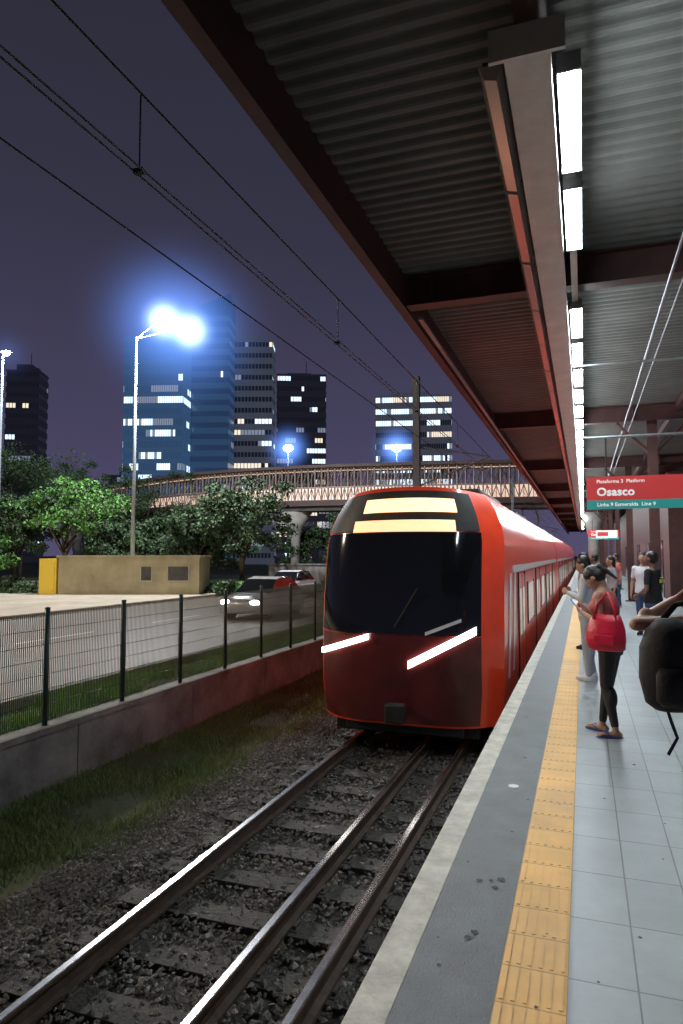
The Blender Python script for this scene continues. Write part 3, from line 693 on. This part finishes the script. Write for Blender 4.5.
# ------------------------------------------------ people
def person(loc,rot,h,P,lab,skin,top,pants,shoe,near=False,hair='short',sleeves=1,bare_feet=False,head=(0,0),lean=0,female=False):
    s=root('person',loc,lab,'person',rot=rot); k=h/1.70; vx=.0075 if near else .013
    wd=.9 if female else 1.0
    J=dict(kL=(-.09,.02,.49),kR=(.09,.02,.49),aL=(-.09,-.02,.09),aR=(.09,-.02,.09),fL=0,fR=0)
    J.update(P)
    up=lambda y,z:y+lean*max(0,z-.9)
    B=MB(); T=MB(); Q=MB(); H=MB(); S=MB()
    tor=[(.80,.10,.09),(.88,.165,.12),(.95,.158,.118),(1.05,.128,.098),(1.15,.135,.1),(1.27,.158,.118),(1.36,.155,.1),(1.42,.10,.07),(1.45,.06,.05)]
    B.loft([(0,up(0,z),z,rx*wd,ry) for z,rx,ry in tor])
    if female: 
        for sx in(-1,1): B.ell((sx*.07,up(.085,1.27),1.26),(.06,.05,.06)); T.ell((sx*.07,up(.09,1.27),1.26),(.068,.058,.068))
    T.loft([(0,up(0,z),z,rx*wd+.016,ry+.016) for z,rx,ry in tor[1 if near else 0:-1]])
    B.capsule((0,up(-.005,1.40),1.40),(0,up(.012,1.53),1.52),.054*wd,.05*wd)
    R=Euler((math.radians(-head[0]),0,math.radians(head[1]))).to_matrix(); piv=Vector((0,up(.0,1.52),1.52)); hc=piv+R@(Vector((0,.028,.075)))
    E=lambda c,r,mb=B: mb.ell(hc+R@Vector(c),r,R)
    E((0,-.005,.03),(.074,.094,.086)); E((0,.028,-.04),(.057,.064,.073)); E((0,.062,-.088),(.027,.026,.022)); E((0,.035,-.005),(.066,.06,.06))
    B.capsule(hc+R@Vector((0,.09,.012)),hc+R@Vector((0,.108,-.024)),.008,.013); E((0,.086,-.055),(.022,.012,.01)); E((0,.082,.028),(.045,.014,.01))
    for sx in(-1,1): E((sx*.074,-.005,-.008),(.012,.02,.03))
    E((0,-.018,.05),(.085,.098,.085),H); E((0,-.045,.0),(.08,.07,.09),H)
    if hair=='tail': 
        E((0,-.125,.04),(.035,.035,.04),H); H.capsule(hc+R@Vector((0,-.13,.03)),hc+R@Vector((0,-.14,-.16)),.032,.014)
    if hair=='long': H.capsule(hc+R@Vector((0,-.06,0)),hc+R@Vector((0,-.07,-.24)),.075,.05)
    for c in'LR':
        sx=-1 if c=='L' else 1; hip=Vector((sx*.085,0,.88)); kn=Vector(J['k'+c]); an=Vector(J['a'+c]); yaw=J['f'+c]
        B.capsule(hip,kn,.085,.052); B.capsule(kn,an,.05,.033); cm_=kn.lerp(an,.3)+Vector((0,-.018,0)); B.ell(cm_,(.05,.052,.12))
        e=.012; Q.capsule(hip,kn,.085+e,.056+e*.7); an2=kn.lerp(an,.92 if near else .97); Q.capsule(kn,an2,.052+e*.7,(.034 if female else .055)+e*.5); Q.ell(cm_,(.055+e*.5,.056+e*.5,.12))
        fd=Vector((math.sin(yaw),math.cos(yaw),0)); sd=Vector((fd.y,-fd.x,0)); RR=Euler((0,0,-yaw)).to_matrix(); g0=Vector((an.x,an.y,0)); base=an.z-.09
        B.ell(an+Vector((0,0,-.04)),(.036,.042,.05)); B.ell(g0+fd*.06+Vector((0,0,base+.035)),(.038,.11,.026),RR); B.ell(g0+fd*-.03+Vector((0,0,base+.035)),(.034,.035,.033))
        for i in range(5): B.capsule(g0+fd*.14+sd*(-.028+i*.014)*1+Vector((0,0,base+.028)),g0+fd*(.175-.006*abs(i-(1 if c=='R' else 3)))+sd*(-.03+i*.015)+Vector((0,0,base+.024)),.009,.008,8)
        if bare_feet:
            S.ell(g0+fd*.055+Vector((0,0,base+.008)),(.048,.135,.0085),RR)
            a_=g0+fd*.13+Vector((0,0,base+.02)); 
            for q_ in(-1,1): S.tube([a_+Vector((0,0,.02)),a_-fd*.04+sd*q_*.03+Vector((0,0,.042)),a_-fd*.09+sd*q_*.042+Vector((0,0,0))],.006,6)
        else:
            S.ell(g0+fd*.055+Vector((0,0,base+.042)),(.05,.135,.04),RR); S.ell(g0+fd*-.02+Vector((0,0,base+.07)),(.045,.05,.06)); S.ell(g0+fd*.05+Vector((0,0,base+.014)),(.052,.142,.014),RR)
    Q.loft([(0,0,z,rx*wd+.014,ry+.014) for z,rx,ry in((.79,.12,.1),(.88,.165,.12),(.95,.158,.118),(1.0,.14,.106))])
    for c in'LR':
        sx=-1 if c=='L' else 1
        s_=Vector((sx*.168*wd,up(0,1.385),1.375)); e_=Vector(J.get('e'+c,(sx*.23,-.02,1.1))); w_=Vector(J.get('w'+c,(sx*.24,.05,.86)))
        B.ell(s_,(.055*wd,.055,.055)); B.capsule(s_,e_,.047*wd,.036*wd); B.capsule(e_,w_,.037*wd,.024)
        B.ell(e_.lerp(w_,.25),(.038,.038,.05))
        if sleeves: T.ell(s_,(.066*wd,.066,.066)); T.capsule(s_,s_.lerp(e_,.62 if sleeves==1 else 1),.058*wd,.052*wd)
        if sleeves==2: T.capsule(e_,e_.lerp(w_,.92),.05,.037)
        f=Vector(J.get('h'+c,(w_-e_))).normalized(); nn=Vector(J.get('n'+c,(-sx,0,0))); nn=(nn-f*nn.dot(f)).normalized(); sd=f.cross(nn)
        if J.get('t'+c,1)<0: sd=-sd
        cu=J.get('c'+c,.5)
        for o in(-.027,-.009,.009,.027): B.capsule(w_,w_+f*.082+sd*o*1.1,.016,.0125,8)
        for i,(o,l) in enumerate(((.031,.030),(.011,.036),(-.010,.033),(-.030,.025))):
            a0=w_+f*.088+sd*o; d1=(f*math.cos(cu)+nn*math.sin(cu)); d2=(f*math.cos(cu*2.1)+nn*math.sin(cu*2.1)); a1=a0+d1*l; a2=a1+d2*l*1.05
            B.capsule(a0,a1,.0092,.0085,8); B.capsule(a1,a2,.0085,.0072,8)
        a0=w_+f*.025+sd*.026; a1=a0+(sd*.75+f*.65).normalized()*.038+nn*.008; a2=a1+(f*.9+nn*.35).normalized()*.032
        B.capsule(a0,a1,.013,.011,8); B.capsule(a1,a2,.0105,.0085,8)
    B.obj('body',skin,parent=s,remesh=vx,sm=2,scale=k)
    T.obj('shirt',top,parent=s,remesh=vx*1.3,sm=3,scale=k); Q.obj('trousers',pants,parent=s,remesh=vx*1.3,sm=3,scale=k)
    H.obj('hair',M['hair'],parent=s,remesh=vx*1.2,sm=2,scale=k)
    S.obj('sandals' if bare_feet else 'shoes',shoe,parent=s,smooth=True,scale=k)
    if near:
        for sx in(-1,1):
            e=MB(); e.ell(hc+R@Vector((sx*.03,.078,.006)),(.013,.011,.008),R); e.obj('eye',M['eye'],parent=s,smooth=True,scale=k)
        e=MB(); e.ell(hc+R@Vector((0,.094,-.055)),(.021,.006,.007),R); e.obj('mouth',M['lip'],parent=s,smooth=True,scale=k)
    return s
# woman in front, looking down at phone
wl=(.22,7.05,0)
w1=person(wl,math.radians(72),1.62,dict(kL=(-.05,.03,.49),kR=(.05,.05,.49),aL=(-.1,-.06,.09),aR=(.09,.12,.09),fL=-.5,fR=.15,
   eL=(-.21,.03,1.10),wL=(-.12,.23,1.2),hL=(.5,.8,.5),nL=(.5,-.6,.4),cL=.7,eR=(.21,.02,1.10),wR=(.12,.24,1.2),hR=(-.5,.8,.5),nR=(-.5,-.6,.4),cR=.7,tR=-1),
   'woman in coral top and black leggings looking down at phone',M['skin'],M['redc'],M['blackc'],M['blue'],True,'tail',0,True,(50,0),.10,True)
def w2p(o,v,k): 
    a=o.rotation_euler[2]; x,y,z=[c*k for c in v]; return (o.location.x+x*math.cos(a)-y*math.sin(a),o.location.y+x*math.sin(a)+y*math.cos(a),o.location.z+z)
kk=1.62/1.7
ph=root('mobile_phone',w2p(w1,(0,.33,1.27),kk),'small dark phone held in both hands','phone',rot=math.radians(72))
o=MB().box(-.037,.037,-.004,.004,-.07,.07).obj('case',M['blackc'],parent=ph,bevel=.004); o.rotation_euler=(math.radians(-40),0,0)
o=MB().box(-.032,.032,-.0052,-.0042,-.062,.062).obj('screen',M['phone'],parent=ph); o.rotation_euler=(math.radians(-40),0,0)
hb=root('handbag',w2p(w1,(-.25,-.04,.88),kk),'glossy crimson shoulder handbag with long straps','handbag',rot=math.radians(72))
m=MB().loft([(0,0,-.02,.05,.13),(0,0,.0,.07,.165),(0,.01,.08,.085,.185),(0,.005,.17,.07,.175),(0,0,.25,.05,.15),(0,-.01,.31,.02,.12)],24)
m.obj('bag_body',M['bagred'],parent=hb,smooth=True)
for x_ in(-.035,.03): MB().tube([(x_,-.1,.27),(x_*.8+.02,-.07,.40),(x_*.5+.06,.0,.51),(x_*.8+.02,.08,.40),(x_,.11,.27)],.010,8).obj('strap',M['bagred'],parent=hb,smooth=True)
MB().box(-.093,-.08,-.09,.09,.04,.13).obj('pocket',M['bagred'],parent=hb,bevel=.01)
# near person at picture border with backpack
pn=person((.66,3.55,0),math.radians(8),1.72,dict(kL=(-.10,.12,.50),kR=(.10,-.03,.49),aL=(-.10,.16,.09),aR=(.1,-.2,.10),
   eL=(-.43,.02,1.36),wL=(-.23,.17,1.46),hL=(.8,.1,.3),nL=(0,-1,0),cL=.9,eR=(.24,-.05,1.1),wR=(.22,.1,.9)),
   'person in black shirt gripping the strap of a backpack',M['skin'],M['blackc'],M['blackc'],M['blackc'],True,'long',0,False,(5,0),0,True)
bp=root('backpack',(.36,3.46,1.00),'black nylon backpack hanging from one shoulder','backpack',rot=math.radians(15))
m=MB().loft([(0,0,0,.07,.06),(0,0,.03,.11,.09),(0,0,.14,.135,.11),(0,0,.28,.13,.11),(0,0,.36,.10,.085),(0,0,.41,.05,.05)],24)
m.obj('bag_body',M['bagblk'],parent=bp,smooth=True)
MB().loft([(0,-.09,.03,.07,.035),(0,-.10,.06,.10,.045),(0,-.10,.17,.10,.045),(0,-.09,.2,.08,.03)],20).obj('pocket',M['bagblk'],parent=bp,smooth=True)
MB().tube([(-.04,.02,.38),(.05,.05,.47),(.12,.06,.48),(.17,.05,.42),(.12,.08,.2)],.014,8,rb=[.005]*5).obj('strap',M['bagblk'],parent=bp)
MB().tube([(-.02,.03,.04),(0,.0,-.06),(.03,.02,-.13),(-.02,.0,-.20)],.008,6,rb=[.003]*4).obj('strap',M['bagblk'],parent=bp)
# queue of others
person((.04,10.0,0),math.radians(80),1.68,dict(eL=(-.2,.05,1.12),wL=(-.1,.24,1.2),eR=(.2,.05,1.12),wR=(.1,.24,1.2)),'person in pale grey hooded top waiting at platform edge',M['skin'],M['palec'],M['greyc'],M['whitec'],False,'short',2,False,(20,0))
person((.02,13.2,0),math.radians(75),1.72,dict(),'person in white shirt waiting near the yellow strip',M['skind'],M['whitec'],M['blackc'],M['blackc'],False,'short',1,False,(10,0))
p4=person((1.08,12.5,0),math.radians(60),1.74,dict(eL=(-.24,.0,1.1),wL=(-.15,.2,1.0)),'man in black shirt with yellow print',M['skind'],M['blackc'],M['bluec'],M['whitec'],False,'short',1)
MB().box(-.09,.09,-.150,-.148,1.24,1.30).box(-.06,.06,-.150,-.148,1.32,1.335).obj('shirt_print',M['print'],parent=p4)
person((1.19,15.9,0),math.radians(160),1.74,dict(),'man in pale blue shirt walking along platform',M['skin'],M['whitec'],M['bluec'],M['blackc'])
person((.62,17.6,0),math.radians(110),1.66,dict(),'person in grey top waiting on platform',M['skin'],M['greyc'],M['blackc'],M['whitec'],False,'long',1,False,(0,0),0,True)
person((.3,20.5,0),math.radians(80),1.70,dict(),'person in dark clothes waiting on platform',M['skind'],M['blackc'],M['bluec'],M['whitec'])
person((1.0,24,0),math.radians(120),1.72,dict(),'person in coral shirt waiting on platform',M['skin'],M['redc'],M['bluec'],M['whitec'])
# ------------------------------------------------ world
W=bpy.data.worlds.new('World'); sc.world=W; W.use_nodes=True; N=W.node_tree.nodes; L=W.node_tree.links
bg=N['Background']; tc=N.new('ShaderNodeTexCoord'); sp=N.new('ShaderNodeSeparateXYZ'); L.new(tc.outputs['Generated'],sp.inputs[0])
r=N.new('ShaderNodeValToRGB'); e=r.color_ramp.elements; e[0].position=0; e[0].color=(.085,.075,.15,1); e[1].position=.75; e[1].color=(.021,.022,.034,1)
q=r.color_ramp.elements.new(.18); q.color=(.060,.054,.110,1); q=r.color_ramp.elements.new(.42); q.color=(.038,.036,.064,1)
nz_=N.new('ShaderNodeTexNoise'); nz_.inputs['Scale'].default_value=2.2; nz_.inputs['Detail'].default_value=4; L.new(tc.outputs['Generated'],nz_.inputs['Vector'])
ma=N.new('ShaderNodeMath'); ma.operation='MULTIPLY_ADD'; ma.inputs[1].default_value=.12; L.new(nz_.outputs['Fac'],ma.inputs[0]); L.new(sp.outputs['Z'],ma.inputs[2])
mb=N.new('ShaderNodeMath'); mb.operation='SUBTRACT'; mb.inputs[1].default_value=.06; L.new(ma.outputs[0],mb.inputs[0])
L.new(mb.outputs[0],r.inputs['Fac']); L.new(r.outputs['Color'],bg.inputs['Color']); bg.inputs['Strength'].default_value=1.0
# ------------------------------------------------ camera
cd=bpy.data.cameras.new('Camera'); cam=bpy.data.objects.new('Camera',cd); col.objects.link(cam); sc.camera=cam
cam.location=(0,0,1.7); cam.rotation_euler=(math.radians(93.6),0,A); cd.sensor_fit='VERTICAL'; cd.sensor_height=36; cd.sensor_width=24; cd.lens=24; cd.clip_start=.05; cd.clip_end=3000
sc.view_settings.view_transform='Standard'; sc.view_settings.look='None'; sc.view_settings.exposure=0
